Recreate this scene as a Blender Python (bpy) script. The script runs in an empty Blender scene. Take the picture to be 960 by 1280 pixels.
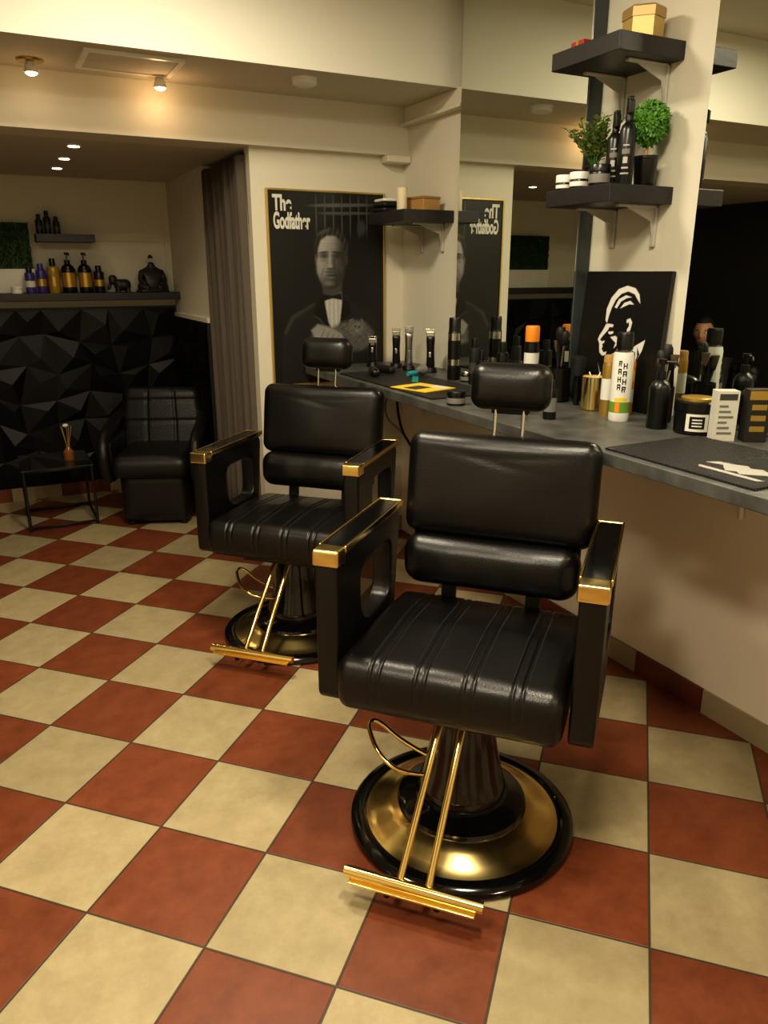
import bpy, math, random
import numpy as np
from mathutils import Vector, Matrix, noise
random.seed(7)
R=math.radians
scene=bpy.context.scene
COL=bpy.context.collection

# ------------------------------------------------------------------ materials
MATS={}
def M(name,col,rough=.5,metal=0.0,bs=0,bstr=0.0,var=.06,vscale=6,coat=0.0,emit=None,estr=0,spec=None,trans=0):
    if name in MATS: return MATS[name]
    m=bpy.data.materials.new(name); m.use_nodes=True
    nt=m.node_tree; b=nt.nodes['Principled BSDF']
    tc=nt.nodes.new('ShaderNodeTexCoord')
    nz=nt.nodes.new('ShaderNodeTexNoise'); nz.inputs['Scale'].default_value=vscale; nz.inputs['Detail'].default_value=5
    nt.links.new(tc.outputs['Object'],nz.inputs['Vector'])
    mx=nt.nodes.new('ShaderNodeMix'); mx.data_type='RGBA'
    lo=[max(0,x*(1-var)) for x in col]+[1]; hi=[min(1,x*(1+var)) for x in col]+[1]
    mx.inputs[6].default_value=lo; mx.inputs[7].default_value=hi
    nt.links.new(nz.outputs['Fac'],mx.inputs[0]); nt.links.new(mx.outputs[2],b.inputs['Base Color'])
    b.inputs['Roughness'].default_value=rough; b.inputs['Metallic'].default_value=metal
    if coat: b.inputs['Coat Weight'].default_value=coat; b.inputs['Coat Roughness'].default_value=.08
    if spec is not None: b.inputs['Specular IOR Level'].default_value=spec
    if trans: b.inputs['Transmission Weight'].default_value=trans
    if emit: b.inputs['Emission Color'].default_value=list(emit)+[1]; b.inputs['Emission Strength'].default_value=estr
    if bs:
        n2=nt.nodes.new('ShaderNodeTexNoise'); n2.inputs['Scale'].default_value=bs; n2.inputs['Detail'].default_value=3
        nt.links.new(tc.outputs['Object'],n2.inputs['Vector'])
        bp=nt.nodes.new('ShaderNodeBump'); bp.inputs['Strength'].default_value=bstr; bp.inputs['Distance'].default_value=.01
        nt.links.new(n2.outputs['Fac'],bp.inputs['Height']); nt.links.new(bp.outputs['Normal'],b.inputs['Normal'])
    MATS[name]=m; return m

leather=M('black_leather',(.0045,.004,.004),.33,bs=260,bstr=.09,spec=.52)
leather_dull=M('worn_leather',(.008,.0075,.007),.42,bs=120,bstr=.2,spec=.42)
lacq=M('black_lacquer',(.004,.004,.004),.12,coat=.4)
gold=M('polished_gold',(1.0,.76,.30),.16,1.0,var=.03)
golddisc=M('brushed_gold',(1.0,.77,.32),.20,1.0,var=.03)
chrome=M('chrome',(.75,.73,.68),.12,1.0)
rubber=M('black_rubber',(.010,.010,.010),.6)
wallm=M('wall_paint_cream',(.69,.655,.54),.75,bs=35,bstr=.05,var=.03,vscale=2)
wallr=M('wall_paint_floor_bounce',(.86,.77,.66),.75,bs=25,bstr=.06,var=.04,vscale=2)  # same wall below the counter; warm bounce off the floor put into its colour
ceilm=M('ceiling_paint',(.58,.54,.44),.8,var=.03,vscale=2)
wood_dark=M('black_brown_board',(.020,.018,.019),.42,bs=60,bstr=.05)
darkwall=M('dark_wall_paint',(.022,.021,.017),.6)
mirror=M('mirror_glass',(.76,.79,.73),.0,1.0,var=.0)
black=M('black_plastic',(.006,.006,.006),.3)
blackmat=M('black_matte',(.008,.008,.008),.55)
white=M('white_plastic',(.75,.74,.68),.35)
silver=M('silver_metal',(.6,.58,.54),.25,1.0)
goldlab=M('gold_label',(.55,.36,.08),.35,.7)
orange=M('orange_plastic',(.85,.28,.02),.35)
yellow=M('yellow_plastic',(.85,.6,.03),.4)
teal=M('teal_plastic',(.02,.28,.30),.35)
purple=M('blue_purple_plastic',(.05,.04,.25),.3)
green=M('green_label',(.16,.30,.05),.4)
wood=M('light_wood',(.42,.24,.08),.5,var=.25,vscale=20)
leaf=M('leaf_green',(.06,.17,.03),.5,var=.5,vscale=30)
leaf2=M('bright_leaf_green',(.10,.27,.03),.5,var=.5,vscale=40)
hedgem=M('artificial_grass',(.02,.065,.012),.6,var=.5,vscale=30)
cloth=M('curtain_cloth',(.12,.10,.08),.85,bs=200,bstr=.1,var=.1)
statue=M('dark_stone',(.02,.017,.014),.4)
cream=M('cream_wax',(.75,.66,.45),.5)
cardred=M('red_card',(.4,.03,.02),.5)
g1=M('print_dark_grey',(.05,.05,.047),.5)
g2=M('print_mid_grey',(.17,.165,.15),.5)
g3=M('print_light_grey',(.42,.40,.36),.5)
printblack=M('print_black',(.009,.009,.0085),.32)
printwhite=M('print_white',(.72,.70,.62),.5)
skin=M('skin',(.50,.27,.17),.5)
hair=M('dark_hair',(.012,.009,.007),.6)
shirt=M('black_cloth',(.012,.012,.013),.8,bs=150,bstr=.2)
jeans=M('dark_denim',(.02,.024,.035),.85,bs=200,bstr=.2)
lampm=M('lamp_glow',(.9,.8,.6),.4,emit=(1,.8,.5),estr=12)

def floor_mat():
    m=bpy.data.materials.new('checker_tiles'); m.use_nodes=True; nt=m.node_tree; N=nt.nodes; L=nt.links
    b=N['Principled BSDF']; geo=N.new('ShaderNodeNewGeometry')
    mp=N.new('ShaderNodeMapping'); p0=Vector((1.1077,.8937,0)); rot=Matrix.Rotation(R(45),3,'Z')
    T=-(rot@p0)
    mp.inputs['Rotation'].default_value=(0,0,R(45)); mp.inputs['Location'].default_value=(T.x,T.y,0)
    L.new(geo.outputs['Position'],mp.inputs['Vector'])
    mp2=N.new('ShaderNodeMapping'); mp2.inputs['Scale'].default_value=(1/.309,1/.300,1); mp2.inputs['Location'].default_value=(40,40,0)
    L.new(mp.outputs[0],mp2.inputs['Vector'])
    fl=N.new('ShaderNodeVectorMath'); fl.operation='FLOOR'; L.new(mp2.outputs[0],fl.inputs[0])
    fr=N.new('ShaderNodeVectorMath'); fr.operation='FRACTION'; L.new(mp2.outputs[0],fr.inputs[0])
    def math_(op,a,bv=None,**k):
        n=N.new('ShaderNodeMath'); n.operation=op
        for i,x in enumerate((a,bv)):
            if x is None: continue
            if isinstance(x,(int,float)): n.inputs[i].default_value=x
            else: L.new(x,n.inputs[i])
        return n.outputs[0]
    sf=N.new('ShaderNodeSeparateXYZ'); L.new(fl.outputs[0],sf.inputs[0])
    sr=N.new('ShaderNodeSeparateXYZ'); L.new(fr.outputs[0],sr.inputs[0])
    odd=math_('MODULO',math_('ADD',sf.outputs[0],sf.outputs[1]),2.0)
    dx=math_('ABSOLUTE',math_('SUBTRACT',sr.outputs[0],.5)); dy=math_('ABSOLUTE',math_('SUBTRACT',sr.outputs[1],.5))
    edge=math_('MAXIMUM',dx,dy)
    mr=N.new('ShaderNodeMapRange'); mr.inputs[1].default_value=.489; mr.inputs[2].default_value=.494; L.new(edge,mr.inputs[0])
    wn=N.new('ShaderNodeTexWhiteNoise'); wn.noise_dimensions='2D'; L.new(fl.outputs[0],wn.inputs['Vector'])
    nz=N.new('ShaderNodeTexNoise'); nz.inputs['Scale'].default_value=11; nz.inputs['Detail'].default_value=10; nz.inputs['Roughness'].default_value=.75
    L.new(geo.outputs['Position'],nz.inputs['Vector'])
    def ramp(c0,c1):
        r=N.new('ShaderNodeValToRGB'); r.color_ramp.elements[0].position=.3; r.color_ramp.elements[1].position=.7
        r.color_ramp.elements[0].color=c0; r.color_ramp.elements[1].color=c1; L.new(nz.outputs['Fac'],r.inputs[0]); return r.outputs[0]
    rw=ramp((.34,.275,.155,1),(.47,.39,.23,1)); rr=ramp((.140,.036,.013,1),(.235,.067,.025,1))
    mx=N.new('ShaderNodeMix'); mx.data_type='RGBA'; L.new(odd,mx.inputs[0]); L.new(rw,mx.inputs[6]); L.new(rr,mx.inputs[7])
    hs=N.new('ShaderNodeHueSaturation'); L.new(mx.outputs[2],hs.inputs['Color'])
    v=N.new('ShaderNodeMapRange'); v.inputs[3].default_value=.86; v.inputs[4].default_value=1.1; L.new(wn.outputs['Value'],v.inputs[0]); L.new(v.outputs[0],hs.inputs['Value'])
    gx=N.new('ShaderNodeMix'); gx.data_type='RGBA'; L.new(mr.outputs[0],gx.inputs[0]); L.new(hs.outputs[0],gx.inputs[6]); gx.inputs[7].default_value=(.06,.045,.028,1)
    L.new(gx.outputs[2],b.inputs['Base Color'])
    rg=N.new('ShaderNodeMapRange'); rg.inputs[3].default_value=.36; rg.inputs[4].default_value=.54; L.new(nz.outputs['Fac'],rg.inputs[0]); L.new(rg.outputs[0],b.inputs['Roughness'])
    n3=N.new('ShaderNodeTexNoise'); n3.inputs['Scale'].default_value=40; n3.inputs['Detail'].default_value=4; L.new(geo.outputs['Position'],n3.inputs['Vector'])
    h=math_('SUBTRACT',math_('MULTIPLY',n3.outputs['Fac'],.12),mr.outputs[0])
    bp=N.new('ShaderNodeBump'); bp.inputs['Strength'].default_value=.35; bp.inputs['Distance'].default_value=.004; L.new(h,bp.inputs['Height']); L.new(bp.outputs[0],b.inputs['Normal'])
    return m
def mat_weave():
    m=M('rubber_mat',(.014,.014,.015),.45); nt=m.node_tree; b=nt.nodes['Principled BSDF']
    tc=nt.nodes.new('ShaderNodeTexCoord'); ch=nt.nodes.new('ShaderNodeTexVoronoi'); ch.inputs['Scale'].default_value=90; ch.inputs['Randomness'].default_value=0
    nt.links.new(tc.outputs['Object'],ch.inputs['Vector'])
    bp=nt.nodes.new('ShaderNodeBump'); bp.inputs['Strength'].default_value=1; bp.inputs['Distance'].default_value=.01; nt.links.new(ch.outputs['Distance'],bp.inputs['Height']); nt.links.new(bp.outputs[0],b.inputs['Normal'])
    return m

# ------------------------------------------------------------------ mesh tools
def link(o,parent=None):
    COL.objects.link(o)
    if parent is not None: o.parent=parent
    return o
def E(name,loc=(0,0,0),rz=0):
    o=bpy.data.objects.new(name,None); o.empty_display_size=.1; o.location=loc; o.rotation_euler=(0,0,rz); COL.objects.link(o); return o
def mesh(name,verts,faces,mats,parent=None,smooth=False,mi=None,loc=(0,0,0),rot=(0,0,0)):
    me=bpy.data.meshes.new(name); me.from_pydata([tuple(v) for v in verts],[],faces); me.update()
    if not isinstance(mats,(list,tuple)): mats=[mats]
    for m in mats: me.materials.append(m)
    for i,p in enumerate(me.polygons):
        p.use_smooth=smooth
        if mi: p.material_index=mi[i]
    o=bpy.data.objects.new(name,me); o.location=loc; o.rotation_euler=rot
    return link(o,parent)
def box(name,lo,hi,mat,parent=None,bevel=0,rot=(0,0,0)):
    c=[(a+b)/2 for a,b in zip(lo,hi)]; h=[abs(b-a)/2 for a,b in zip(lo,hi)]
    vs=[(x*h[0],y*h[1],z*h[2]) for x in(-1,1) for y in(-1,1) for z in(-1,1)]
    fs=[(0,1,3,2),(4,6,7,5),(0,4,5,1),(2,3,7,6),(0,2,6,4),(1,5,7,3)]
    o=mesh(name,vs,fs,mat,parent,loc=c,rot=rot)
    if bevel:
        b=o.modifiers.new('b','BEVEL'); b.width=bevel; b.segments=3; b.limit_method='ANGLE'
        for p in o.data.polygons: p.use_smooth=True
        o.modifiers.new('w','WEIGHTED_NORMAL')
    return o
def lathe(name,prof,mats,parent=None,loc=(0,0,0),rot=(0,0,0),seg=32,smooth=True,sx=1,sy=1):
    vs=[];fs=[];mi=[]
    n=len(prof)
    for p in prof:
        for k in range(seg):
            a=2*math.pi*k/seg; vs.append((p[0]*math.cos(a)*sx,p[0]*math.sin(a)*sy,p[1]))
    for i in range(n-1):
        for k in range(seg):
            k2=(k+1)%seg; fs.append((i*seg+k,i*seg+k2,(i+1)*seg+k2,(i+1)*seg+k)); mi.append(prof[i][2] if len(prof[i])>2 else 0)
    fs.append(tuple(reversed(range(seg)))); mi.append(prof[0][2] if len(prof[0])>2 else 0)
    fs.append(tuple((n-1)*seg+k for k in range(seg))); mi.append(prof[-2][2] if len(prof[-2])>2 else 0)
    o=mesh(name,vs,fs,mats,parent,smooth,mi,loc,rot)
    md=o.modifiers.new('e','EDGE_SPLIT'); md.split_angle=R(38)
    return o
def curve_mesh(name,splines,mat,parent=None,r=.01,cyclic=False,kind='POLY',dim='3D',extrude=0,loc=(0,0,0),rot=(0,0,0),res=3,smooth=True):
    cu=bpy.data.curves.new(name,'CURVE'); cu.dimensions=dim; cu.bevel_depth=r; cu.bevel_resolution=res; cu.extrude=extrude; cu.resolution_u=8
    if dim=='2D': cu.fill_mode='BOTH'
    else: cu.use_fill_caps=True
    for pts in splines:
        sp=cu.splines.new('POLY' if kind=='POLY' else 'NURBS'); sp.points.add(len(pts)-1)
        for q,p in zip(sp.points,pts): q.co=(p[0],p[1],p[2] if len(p)>2 else 0,1)
        sp.use_cyclic_u=cyclic
        if kind!='POLY': sp.order_u=3; sp.use_endpoint_u=not cyclic
    t=bpy.data.objects.new('t',cu); COL.objects.link(t)
    dg=bpy.context.evaluated_depsgraph_get(); me=bpy.data.meshes.new_from_object(t.evaluated_get(dg)); bpy.data.objects.remove(t)
    me.name=name; me.materials.clear(); me.materials.append(mat)
    for p in me.polygons: p.use_smooth=smooth
    o=bpy.data.objects.new(name,me); o.location=loc; o.rotation_euler=rot; link(o,parent)
    if dim=='2D':
        md=o.modifiers.new('e','EDGE_SPLIT'); md.split_angle=R(40)
    return o
def text(name,s,size,mat,parent,loc,rot,ext=.0006,off=0,sx=1,align='LEFT'):
    cu=bpy.data.curves.new(name,'FONT'); cu.body=s; cu.size=size; cu.extrude=ext; cu.offset=off; cu.align_x=align; cu.space_line=.8
    t=bpy.data.objects.new('t',cu); COL.objects.link(t)
    dg=bpy.context.evaluated_depsgraph_get(); me=bpy.data.meshes.new_from_object(t.evaluated_get(dg)); bpy.data.objects.remove(t)
    me.materials.clear(); me.materials.append(mat)
    o=bpy.data.objects.new(name,me); o.location=loc; o.rotation_euler=rot; o.scale=(sx,1,1); return link(o,parent)
def poly(name,pts,mat,parent,loc,rot,ext=.0006):
    return curve_mesh(name,[pts],mat,parent,r=0,cyclic=True,dim='2D',extrude=ext,loc=loc,rot=rot,smooth=False)
def rbox(name,size,r,mat,parent=None,loc=(0,0,0),rot=(0,0,0),n=(24,12,10),fn=None):
    hx,hy,hz=[s/2 for s in size]; verts={};vl=[];fs=[]
    def key(i,j,k):
        kk=(i,j,k)
        if kk not in verts:
            x=-hx+2*hx*i/n[0]; y=-hy+2*hy*j/n[1]; z=-hz+2*hz*k/n[2]
            ix=max(-hx+r,min(hx-r,x)); iy=max(-hy+r,min(hy-r,y)); iz=max(-hz+r,min(hz-r,z))
            dv=Vector((x-ix,y-iy,z-iz))
            if dv.length>1e-9:
                L=max(abs(dv.x),abs(dv.y),abs(dv.z)); dv=dv.normalized()*L
            v=Vector((ix,iy,iz))+dv
            if fn: v=v+Vector(fn(v.x,v.y,v.z,hx,hy,hz))
            verts[kk]=len(vl); vl.append(v)
        return verts[kk]
    for k0 in (0,n[2]):
        for i in range(n[0]):
            for j in range(n[1]):
                f=[key(i,j,k0),key(i+1,j,k0),key(i+1,j+1,k0),key(i,j+1,k0)]; fs.append(f if k0 else f[::-1])
    for j0 in (0,n[1]):
        for i in range(n[0]):
            for k in range(n[2]):
                f=[key(i,j0,k),key(i+1,j0,k),key(i+1,j0,k+1),key(i,j0,k+1)]; fs.append(f[::-1] if j0 else f)
    for i0 in (0,n[0]):
        for j in range(n[1]):
            for k in range(n[2]):
                f=[key(i0,j,k),key(i0,j+1,k),key(i0,j+1,k+1),key(i0,j,k+1)]; fs.append(f if i0 else f[::-1])
    return mesh(name,vl,fs,mat,parent,True,None,loc,rot)
def rrect(x0,z0,x1,z1,r,n=6):
    rs=r if isinstance(r,(list,tuple)) else [r]*4
    cs=[(x1-rs[0],z0+rs[0],-90,rs[0]),(x1-rs[1],z1-rs[1],0,rs[1]),(x0+rs[2],z1-rs[2],90,rs[2]),(x0+rs[3],z0+rs[3],180,rs[3])]
    out=[]
    for cx,cz,a0,rr in cs:
        for k in range(n+1):
            a=R(a0+90*k/n); out.append((cx+rr*math.cos(a),cz+rr*math.sin(a)))
    return out

# ------------------------------------------------------------------ room
PM=1.97
fm=floor_mat()
box('floor',(-1.8,-1.6,-.1),(2.0,5.35,0),fm)
box('wall_right',(PM,-1.6,.93),(PM+.1,3.65,2.56),wallm)
box('wall_right_lower',(PM,-1.6,0),(PM+.1,3.65,.93),wallr)
box('wall_back',(1.17,3.65,0),(PM+.1,3.72,2.17),wallm)
box('wall_alcove_back',(-1.8,5.3,0),(1.14,5.4,2.17),wallm)
box('wall_alcove_right',(1.14,4.41,0),(1.22,5.3,2.0),wallm)
box('wall_passage',(PM,3.72,0),(PM+.1,5.4,2.17),darkwall)
box('wall_left',(-1.9,1.9,0),(-1.8,5.4,2.56),darkwall)
box('wall_left_front',(-1.9,-1.6,0),(-1.8,1.9,2.56),wallm)
box('wall_front',(-1.9,-1.7,0),(PM+.1,-1.6,2.56),wallm)
box('ceiling',(-1.9,-1.7,2.56),(PM+.1,3.25,2.66),ceilm)
box('ceiling_lower',(-1.9,3.12,2.168),(PM+.1,5.4,2.56),ceilm)
box('ceiling_alcove',(-1.9,3.8,1.955),(PM+.1,5.4,2.168),ceilm)
box('trim_soffit',(-1.8,3.112,2.164),(PM,3.12,2.56),M('soffit_paint',(.72,.70,.60),.75,var=.02,vscale=2))
box('trim_beam',(-1.8,3.60,1.955),(PM,3.8,2.168),wallm)
box('trim_column_cap',(PM-.03,3.08,2.09),(PM,3.60,2.168),wallm,bevel=.006)
box('trim_column_capline',(PM-.045,3.075,2.085),(PM,3.60,2.10),wallm,bevel=.004)
box('trim_beam_bracket',(1.84,3.57,1.92),(PM,3.65,1.955),wallm,bevel=.008)
box('trim_ledge_side',(1.125,4.42,1.135),(1.14,5.3,1.16),wallm)

def skirt(name,p0,p1,n):
    vs=[];fs=[];mi=[]
    d=(Vector(p1)-Vector(p0)); L=d.length; d.normalize(); t=0
    nn=Vector(n)
    i=0
    while t<L-.01:
        t2=min(L,t+.3)
        a=Vector(p0)+d*(t+.002); b=Vector(p0)+d*(t2-.002)
        base=len(vs)
        for z in (0,.085):
            for q in (a,b,b+nn*.01,a+nn*.01): vs.append((q.x,q.y,z))
        for f in [(0,1,2,3),(4,7,6,5),(0,4,5,1),(1,5,6,2),(2,6,7,3),(3,7,4,0)]: fs.append(tuple(base+x for x in f)); mi.append(i%2)
        t=t2;i+=1
    return mesh(name,vs,fs,[M('skirting_beige',(.36,.29,.18),.4),M('skirting_red',(.15,.035,.014),.4)],None,False,mi)
skirt('baseboard_right',(PM,3.31,0),(PM,-1.6,0),(-1,0,0))
skirt('baseboard_back',(1.17,3.65,0),(PM,3.65,0),(0,-1,0))
skirt('baseboard_alcove',(-1.8,5.27,0),(1.10,5.27,0),(0,-1,0))

def facets(name,w,h,nx,nz,origin,ux,nrm):
    vs=[];fs=[]
    ux=Vector(ux);nrm=Vector(nrm);o=Vector(origin)
    cw=w/nx;ch=h/nz
    hv={}
    for i in range(nx+1):
        for k in range(nz+1):
            hv[i,k]=len(vs); d=random.uniform(0,.02); jx=random.uniform(-.25,.25)*cw if 0<i<nx else 0; jz=random.uniform(-.25,.25)*ch if 0<k<nz else 0
            vs.append(o+ux*(i*cw+jx)+Vector((0,0,k*ch+jz))+nrm*d)
    for i in range(nx):
        for k in range(nz):
            c=len(vs); vs.append(o+ux*((i+.5+random.uniform(-.25,.25))*cw)+Vector((0,0,(k+.5+random.uniform(-.25,.25))*ch))+nrm*random.uniform(.02,.045))
            a,b,e,f=hv[i,k],hv[i+1,k],hv[i+1,k+1],hv[i,k+1]
            fs+= [(a,b,c),(b,e,c),(e,f,c),(f,a,c)]
    return mesh(name,vs,fs,M('black_wall_panel',(.0045,.0042,.0042),.42,spec=.24),None,False)
box('trim_panel_backing',(-1.8,5.27,.085),(1.14,5.3,1.2),blackmat)
facets('trim_faceted_panel_back',2.9,1.1,15,6,(-1.78,5.27,.09),(1,0,0),(0,-1,0))
box('trim_panel_backing_side',(1.12,4.42,.0),(1.14,5.27,1.135),blackmat)
facets('trim_faceted_panel_side',.84,1.04,4,6,(1.12,5.26,.09),(0,-1,0),(-1,0,0))
box('trim_alcove_ledge',(-1.8,5.12,1.245),(1.14,5.3,1.29),wood_dark,bevel=.004)
box('trim_niche_top',(.66,5.285,1.60),(1.10,5.3,1.615),wallm)
box('trim_niche_side',(1.10,5.285,1.29),(1.115,5.3,1.615),wallm)

def curtain():
    vs=[];fs=[];n=120
    for k in range(9):
        z=.03+1.90*k/8
        for i in range(n+1):
            t=i/n; y=3.70+.70*t
            x=1.165+.022*math.sin(t*62+.4*math.sin(k*.5))+.008*math.sin(t*23+k*.3)
            vs.append((x,y,z))
    for k in range(8):
        for i in range(n): a=k*(n+1)+i; fs.append((a,a+1,a+n+2,a+n+1))
    o=mesh('curtain',vs,fs,cloth,None,True)
    s=o.modifiers.new('s','SOLIDIFY'); s.thickness=.004
    return o
curtain()

# mirrors
medge=M('mirror_edge',(.06,.075,.08),.3)
wm=E('styling_mirror',(0,0,0))
box('glass',(1.907,2.237,.965),(1.912,3.028,2.55),mirror,wm)
box('backing',(1.912,2.234,.962),(PM-.001,3.032,2.555),medge,wm)
wm2=E('styling_mirror')
box('glass',(1.952,.2,.965),(1.955,1.76,2.55),mirror,wm2)
box('backing',(1.955,.197,.962),(PM-.001,1.763,2.555),medge,wm2)

# counter
ct=E('styling_counter')
st=M('counter_laminate',(.085,.087,.082),.38,bs=18,bstr=.1,var=.8,vscale=16)
box('worktop',(1.40,.2,.925),(PM-.002,3.62,.96),st,ct,bevel=.003)
for y in (.5,1.46,2.5,3.4):
    curve_mesh('bracket',[[(1.46,y,.915),(1.94,y,.915),(1.953,y,.70)]],white,ct,r=.009)
mats=E('rubber_counter_mat'); mw=mat_weave()
box('mat',(1.425,1.04,.96),(1.77,1.50,.966),mw,mats,bevel=.002)
lg=E('emblem'); lg.parent=mats; lg.location=(1.53,1.16,.9665); lg.rotation_euler=(0,0,R(-90))
pts=[(-.10,.0),(-.085,.03),(-.05,.035),(-.02,.05),(0,.035),(.02,.05),(.05,.035),(.085,.03),(.10,0),(.06,.012),(.04,-.01),(.02,-.03),(0,-.015),(-.02,-.03),(-.04,-.01),(-.06,.012)]
poly('moustache',pts,g3,lg,(0,0,0),(0,0,0))
poly('banner',[(-.08,-.05),(.08,-.05),(.09,-.035),(-.09,-.035)],g3,lg,(0,0,0),(0,0,0))
mats2=E('rubber_counter_mat'); box('mat',(1.43,2.42,.96),(1.74,3.26,.966),mw,mats2,bevel=.002)

# ------------------------------------------------------------------ barber chair
def barber_chair(loc,rz,lift):
    g=E('barber_chair',loc,rz)
    zb=.40+lift; zt=.79+lift
    lathe('base_rim',[(.262,.0),(.292,.0),(.298,.010),(.296,.022),(.286,.030),(.268,.031),(.262,.026)],lacq,g,seg=72)
    lathe('base_disc',[(.27,.006),(.27,.024),(.255,.026),(.23,.036),(.20,.050),(.172,.062),(.15,.064)],golddisc,g,seg=96)
    lathe('base_dome',[(.166,.055),(.172,.066),(.168,.076),(.152,.084),(.125,.09),(.118,.094),(.120,.104),(.112,.13),(.100,.17),(.088,.24),(.077,.31),(.070,zb-.04),(.066,zb-.03)],lacq,g,seg=56)
    lathe('piston',[(.04,zb-.05),(.04,zb-.005)],chrome,g)
    box('seat_plate',(-.16,-.14,zb-.03),(.16,.2,zb+.005),blackmat,g,bevel=.006)
    curve_mesh('pump_lever',[[(-.06,-.06,.16),(-.13,-.10,.17),(-.20,-.09,.20),(-.255,-.03,.235),(-.26,.0,.245),(-.235,.01,.24),(-.16,-.01,.20),(-.07,-.02,.18)]],gold,g,r=.0065,kind='NURBS')
    fx=-.022
    for sx in (-1,1):
        curve_mesh('footrest_rod',[[(sx*.026+.004,-.10,zb-.015),(sx*.028,-.14,zb-.04),(sx*.034+fx,-.345,.075)]],gold,g,r=.0085)
    curve_mesh('footrest_bar',[[(-.165+fx,-.36,.075),(.165+fx,-.36,.075)]],gold,g,r=.014,res=6)
    box('footrest_plate',(-.15+fx,-.385,.060),(.15+fx,-.35,.066),gold,g,bevel=.002)
    for sx in (-.06,.06): lathe('footrest_foot',[(.008,.04),(.008,.062)],rubber,g,loc=(sx+fx,-.365,0),seg=12)
    seams=[-.178,-.156,-.068,-.046,.046,.068,.156,.178]
    def sf(x,y,z,hx,hy,hz):
        dz=0;dy=0
        top=max(0,min(1,(z+hz*.2)/(hz*.6)))
        gg=sum(math.exp(-((x-s)/.0032)**2) for s in seams)
        dome=.012*(1-(x/hx)**2)*(1-(y/hy)**2)
        wr=.0025*noise.noise(Vector((x*9,y*7,1.3)))
        dz+=top*(dome-.0034*gg+wr)
        if y<-hy+.03:
            f=max(0,min(1,(z+hz)/(2*hz)))
            dy+=.0026*gg*f-.012*math.sin(math.pi*f)
        dz+=-.018*max(0,(y)/hy)*top
        return (0,dy,dz)
    rbox('seat_cushion',(.535,.50,.14),.034,leather,g,(0,.035,zb+.07),n=(190,40,14),fn=sf)
    vs=[];fs=[]
    for s_ in (-.167,-.057,.057,.167):
        for e in (-.017,.017):
            y=-.17
            while y<.24:
                x=s_+e
                hx,hy=.2675,.25; yy=y-.035
                z=.07+.012*(1-(x/hx)**2)*(1-(yy/hy)**2)-.018*max(0,yy/hy)+.0006+.0025*noise.noise(Vector((x*9,yy*7,1.3)))
                b0=len(vs); vs+= [(x-.0008,y,z),(x+.0008,y,z),(x+.0008,y+.005,z),(x-.0008,y+.005,z)]; fs.append((b0,b0+1,b0+2,b0+3)); y+=.009
    mesh('seat_stitching',vs,fs,M('stitch_thread',(.03,.03,.03),.7),g,loc=(0,0,zb+.07))
    for sx in (-1,1):
        x=sx*.305
        outer=rrect(-.165,zb,.275,zt-.02,[.10,.03,.02,.02])
        outer=[(a-(.055*max(0,(zt-.1-b)/.3) if a>.1 else 0),b) for a,b in outer]
        hole=rrect(-.025,zb+.125,.215,zt-.08,[.05,.04,.05,.085])[::-1]
        curve_mesh('arm_panel',[outer,hole],leather,g,r=.007,cyclic=True,dim='2D',extrude=.022,loc=(x,0,0),rot=(R(90),0,R(90)),res=3)
        box('arm_cap',(x-.031,-.13,zt-.024),(x+.031,.285,zt-.001),lacq,g,bevel=.005)
        box('arm_cap_nose',(x-.034,-.176,zt-.040),(x+.034,-.125,zt+.001),gold,g,bevel=.006)
        for e in (-1,1):
            box('arm_gold_edge',(x+e*.033-.003,-.13,zt-.014),(x+e*.033+.003,.287,zt+.0015),gold,g,bevel=.002)
        box('arm_gold_end',(x-.036,.281,zt-.018),(x+.036,.29,zt+.001),gold,g,bevel=.002)
    tilt=R(-9)
    def bf(x,y,z,hx,hy,hz):
        k=(1-(x/hx)**2)*(1-(z/hz)**2)
        w=.004*noise.noise(Vector((x*5,z*9,3)))+.0012*math.sin(22*x*z+9*z+1.5*math.sin(x*9))*k
        w+=.0026*math.exp(-((z-.070+.02*math.sin(x*9))/.010)**2)*k*math.exp(-((x+.03)/.10)**2)+.0022*math.exp(-((z-.095+.01*math.cos(x*11))/.007)**2)*k
        fy=-1 if y<0 else .3
        return (0,fy*(.016*k)+ (w if y<0 else 0),0)
    rbox('back_cushion',(.52,.095,.285),.04,leather,g,(.010,.292,zb+.450),rot=(tilt,0,0),n=(60,10,44),fn=bf)
    def lf(x,y,z,hx,hy,hz):
        k=(1-(x/hx)**4)
        w=.003*noise.noise(Vector((x*14,z*9,8)))
        return (0,(-.012*k*(1-(z/hz)**2)+w) if y<0 else 0,0)
    rbox('lumbar_cushion',(.485,.115,.145),.052,leather,g,(0,.245,zb+.245),rot=(R(-5),0,0),n=(50,14,16),fn=lf)
    for sx in (-.12,.12):
        box('back_bracket',(sx-.02,.27,zb+.02),(sx+.02,.285,zb+.4),blackmat,g,rot=(tilt,0,0))
    box('back_shell',(-.235,.30,zb+.19),(.235,.325,zb+.55),blackmat,g,bevel=.01,rot=(tilt,0,0))
    for sx in (-.038,.038):
        curve_mesh('headrest_post',[[(sx+.016,.325,zb+.56),(sx+.016,.345,zb+.69)]],chrome,g,r=.005)
    rbox('headrest',(.215,.085,.125),.038,leather,g,(0.016,.345,zb+.718),rot=(R(-8),0,0),n=(26,12,14),fn=lf)
    box('headrest_clamp',(-.034,.335,zb+.645),(.066,.365,zb+.67),rubber,g,bevel=.004)
    return g
barber_chair((.966,1.438,0),R(-47),0)
barber_chair((.976,2.695,0),R(-45),-.025)

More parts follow.
